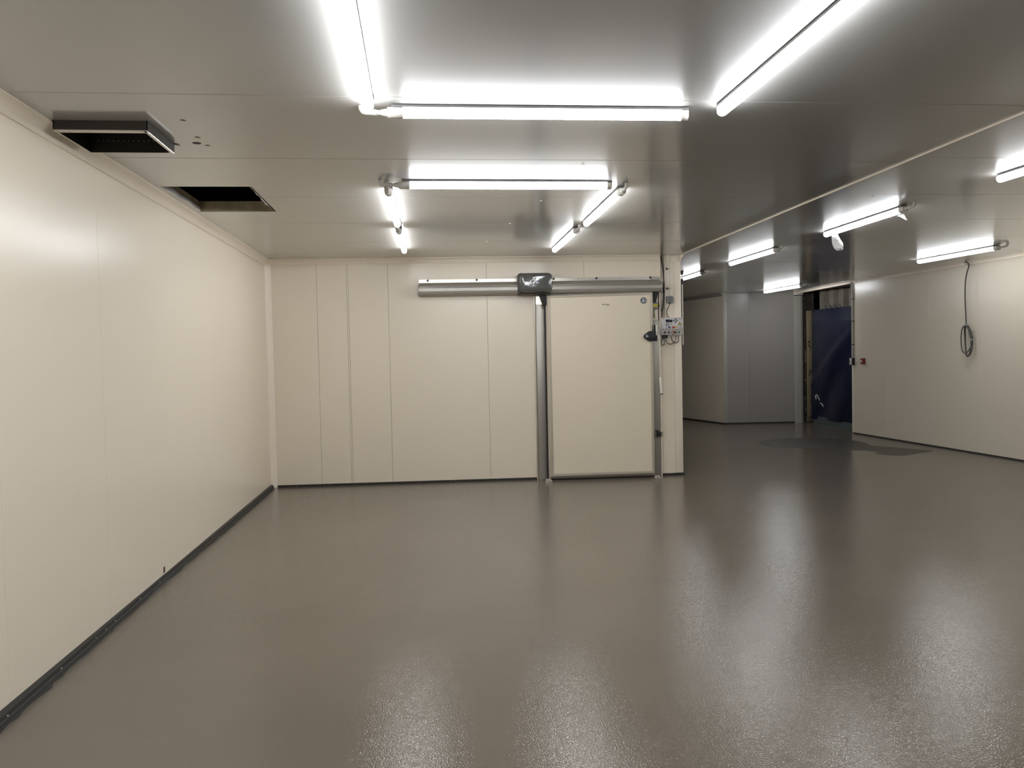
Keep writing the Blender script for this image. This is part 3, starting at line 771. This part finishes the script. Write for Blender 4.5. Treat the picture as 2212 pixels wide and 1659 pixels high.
# ---------------------------------------------------------------- opening with steel column, cladding and blue sheet
t9 = empty('trim_9', (6.4, 16.8, 0), FROT, kind='structure', label='tall white post at the right end of the far wall')
MB().prism([(1.515, 0.05), (1.515, -.012), (1.60, -.012), (1.66, .004), (1.66, .05)], 'z', 0, 2.72).build('post_face', M_post, t9)
MB().box(1.66, 1.695, 0.0, .12, 0, 2.72).build('post_side', M_aludull, t9)
MB().box(1.505, 1.585, -.03, .05, 2.735, 2.80).build('head_bracket', M_trim, t9, bevel=.004)
MB().box(1.588, 1.70, -.03, .05, 2.735, 2.80).build('head_bracket', M_pipe, t9, bevel=.004)
mb = MB().hexa([(7.86, 14.25, 2.765), (7.90, 14.25, 2.765), (7.98, 16.55, 2.765), (8.02, 16.55, 2.765), (7.86, 14.25, 2.80), (7.90, 14.25, 2.80), (7.98, 16.55, 2.80), (8.02, 16.55, 2.80)])
t10 = mb.build('trim_10', M_trim, bevel=.003); tag(t10, 'slim white edge trim over the opening to the blue sheet', kind='structure')

sc_ = empty('steel_column', (8.10, 16.63, 0), 0, label='old steel column with peeling cream paint beside the blue sheet', cat='column')
MB().box(0.0, .085, 0, .22, 0, H).build('web', M_rust, sc_)
face = MB().box(.082, .205, -.004, .10, .01, 2.40).build('flange', M_cream, sc_, bevel=.004)
MB().box(.075, .215, 0.0, .10, 2.41, H).build('upper_flange', M_rust, sc_)
rnd = random.Random(9)
def chip(cx_, cz, r):
    p = [(cx_ + r*rnd.uniform(.5, 1.1)*math.cos(a), cz + r*rnd.uniform(.7, 1.5)*math.sin(a)) for a in [2*math.pi*k/8 for k in range(8)]]
    MB().prism(p, 'y', -.0065, -.0035).build('paint_chip', M_chip, face)
for x, z, r in ((.12, 1.72, .022), (.15, 1.74, .020), (.165, 1.69, .016), (.125, 1.66, .020), (.15, 1.63, .018), (.172, 1.60, .016), (.16, 1.55, .012), (.125, 1.80, .010), (.16, 1.82, .012),
                (.17, 1.28, .009), (.13, 1.22, .007), (.15, 1.12, .020), (.17, 1.08, .022), (.14, 1.05, .018), (.125, 1.01, .015), (.17, 1.02, .012), (.115, .93, .008), (.16, .80, .010), (.125, .76, .009), (.12, .66, .011),
                (.165, .56, .010), (.175, .48, .018), (.165, .44, .014), (.12, .36, .008), (.14, .28, .011), (.125, .18, .008), (.15, .13, .020), (.175, .11, .016), (.12, .09, .018), (.16, .05, .022), (.13, .03, .016)):
    chip(x, z, r)
for z, h in ((1.44, .10), (1.28, .16), (.88, .06), (.5, .03), (.25, .04)):
    MB().box(.045, .058, -.004, 0, z, z+h).build('paint_flake', M_cream, sc_)
dp = empty('down_pipe', (8.243, 16.45, 0), 0, label='dark green upright post between steel column and blue sheet', cat='post')
MB().box(-.020, .020, -.02, .02, 0.0, H).build('post', M_dkgreen, dp, bevel=.006)
MB().box(-.034, -.020, -.02, .0, 2.40, 2.50).build('bracket', M_galv, dp)

# corrugated cladding above the sheet
def TP(t, off=0.0):                              # along the sheet plane, t=0 far .. 1 near
    ax, ay, bx2, by = 8.24, 16.36, 8.50, 14.05
    d = Vector((bx2-ax, by-ay)); nrm = Vector((-d.y, d.x)).normalized()     # away from the room
    p = Vector((ax, ay)) + d*t + nrm*off
    return p.x, p.y
co = empty('corrugated_sheet', (0, 0, 0), 0, label='dull corrugated cladding above the blue sheet', cat='cladding')
edge = []
nr = 7
for k in range(nr):
    t0 = k/nr
    edge += [(t0, .11), (t0 + .30/nr, .11), (t0 + .45/nr, .02), (t0 + .85/nr, .02)]
edge.append((1.0, .11))
k = 0
for i in range(0, len(edge) - 1, 4):
    seg_ = edge[i:i+5]
    front = [TP(t, o_) for t, o_ in seg_]; back_ = [TP(t, o_ + .006) for t, o_ in seg_]
    MB().prism(front + back_[::-1], 'z', 2.36, H - .004).build('rib', M_corr, co, angle=20)
MB().hexa([(*TP(0, .125), 2.30), (*TP(1, .125), 2.30), (*TP(0, .15), 2.30), (*TP(1, .15), 2.30), (*TP(0, .125), H-.004), (*TP(1, .125), H-.004), (*TP(0, .15), H-.004), (*TP(1, .15), H-.004)]).build('backing', M_void, co)

ta = empty('blue_sheet', (0, 0, 0), 0, label='dark blue plastic sheet hung across the opening at the far right', cat='tarpaulin')
NT, NZ = 40, 46
def fold(t, z):
    d = 0.02*math.sin(9*t + 1.3*z) + .012*math.sin(4*z - 6*t)
    for c0, s_, wd, am in ((0.30, .32, .05, .05), (.62, .22, .06, .055), (.05, .55, .04, -.03), (.85, .18, .05, .04)):
        q = (t - (c0 + s_*(z - 1.0))) / wd       # slanting creases
        d += am*(1/(1+math.exp(-q*2)) - .5)
    return d
mb = MB()
for side in (0, .003):
    for j in range(NZ+1):
        z = .10 + 2.30*j/NZ
        for i in range(NT+1):
            t = i/NT
            e = min(1.0, (2.40 - z)/.3 + .15)
            x, y = TP(t, -.012 + side + 1.35*fold(t, z)*e)
            mb.v.append((x, y, z))
W = NT+1; N0 = W*(NZ+1)
for j in range(NZ):
    for i in range(NT):
        a = j*W + i
        mb.face(a, a+1, a+W+1, a+W); mb.face(N0+a, N0+a+W, N0+a+W+1, N0+a+1)
for i in range(NT):
    mb.face(i, N0+i, N0+i+1, i+1); a = NZ*W + i; mb.face(a, a+1, N0+a+1, N0+a)
for j in range(NZ):
    a = j*W; mb.face(a, a+W, N0+a+W, N0+a); a = j*W+NT; mb.face(a, N0+a, N0+a+W, a+W)
mb.build('sheet', M_tarp, ta, angle=60)
hem = []
for i in range(13):
    t = i/12; top_ = .10 + .03*math.sin(5*t+.5) + (.03 if t < .2 else 0)
    x0_, y0_ = TP(t, -.05); x1_, y1_ = TP(t, -.035); x2_, y2_ = TP(t, -.06)
    hem.append([(x2_, y2_, .0), (x0_, y0_, top_), (x1_, y1_, top_), (x1_, y1_, 0)])
MB().loft(hem).build('hem', M_hem, ta)
for t in (.20, .27, .34, .41):
    x, y = TP(t, -.035); x2_, y2_ = TP(t - .02, -.04)
    MB().tube([(x, y, 2.385), ((x+x2_)/2, (y+y2_)/2, 2.42), (x2_, y2_, 2.47)], .010, 6).build('tie_hook', M_black, ta)
for pts_, lab in ((((.065, .60), (.075, .52)), 'short grey tape strip at the left edge of the blue sheet'), (((.08, .62), (.105, .57), (.118, .50)), 'bent grey tape strip on the blue sheet, above the other'), (((.12, .45), (.14, .42), (.15, .37)), 'lowest grey tape strip on the blue sheet')):
    tpz = empty('tape_strip', (0, 0, 0), 0, label=lab, cat='tape', group='grey tape strips on the blue sheet')
    P = [(*TP(t, -.012 + 1.35*fold(t, z) - .018), z) for t, z in pts_]
    MB().tube(P, [.012]*len(P), 4).build('strip', M_box, tpz)

# dark damp patch on the floor
outl = [(5.62, 13.10), (5.70, 13.34), (5.87, 13.54), (6.19, 13.68), (6.45, 13.69), (6.68, 13.645), (6.90, 13.55), (7.07, 13.40), (7.20, 13.22), (7.27, 13.0), (7.26, 12.75), (7.21, 12.52), (7.13, 12.36),
        (7.36, 11.93), (7.60, 11.42), (7.42, 11.30), (7.28, 11.25), (7.10, 11.14), (6.88, 11.04), (6.78, 11.07), (6.72, 11.15), (6.66, 11.27), (6.63, 11.39), (6.74, 11.45), (6.79, 11.53), (6.76, 11.64), (6.70, 11.74), (6.55, 11.82), (6.40, 11.90), (6.25, 12.05), (6.12, 12.20), (5.98, 12.30), (5.86, 12.40), (5.72, 12.53), (5.64, 12.66), (5.60, 12.85)]
pc = MB().prism(outl, 'z', 0.0, .0012).build('damp_patch', M_patch)
tag(pc, 'dark freshly coated patch on the floor near the right wall', 'floor patch')

bpy.context.view_layer.update()
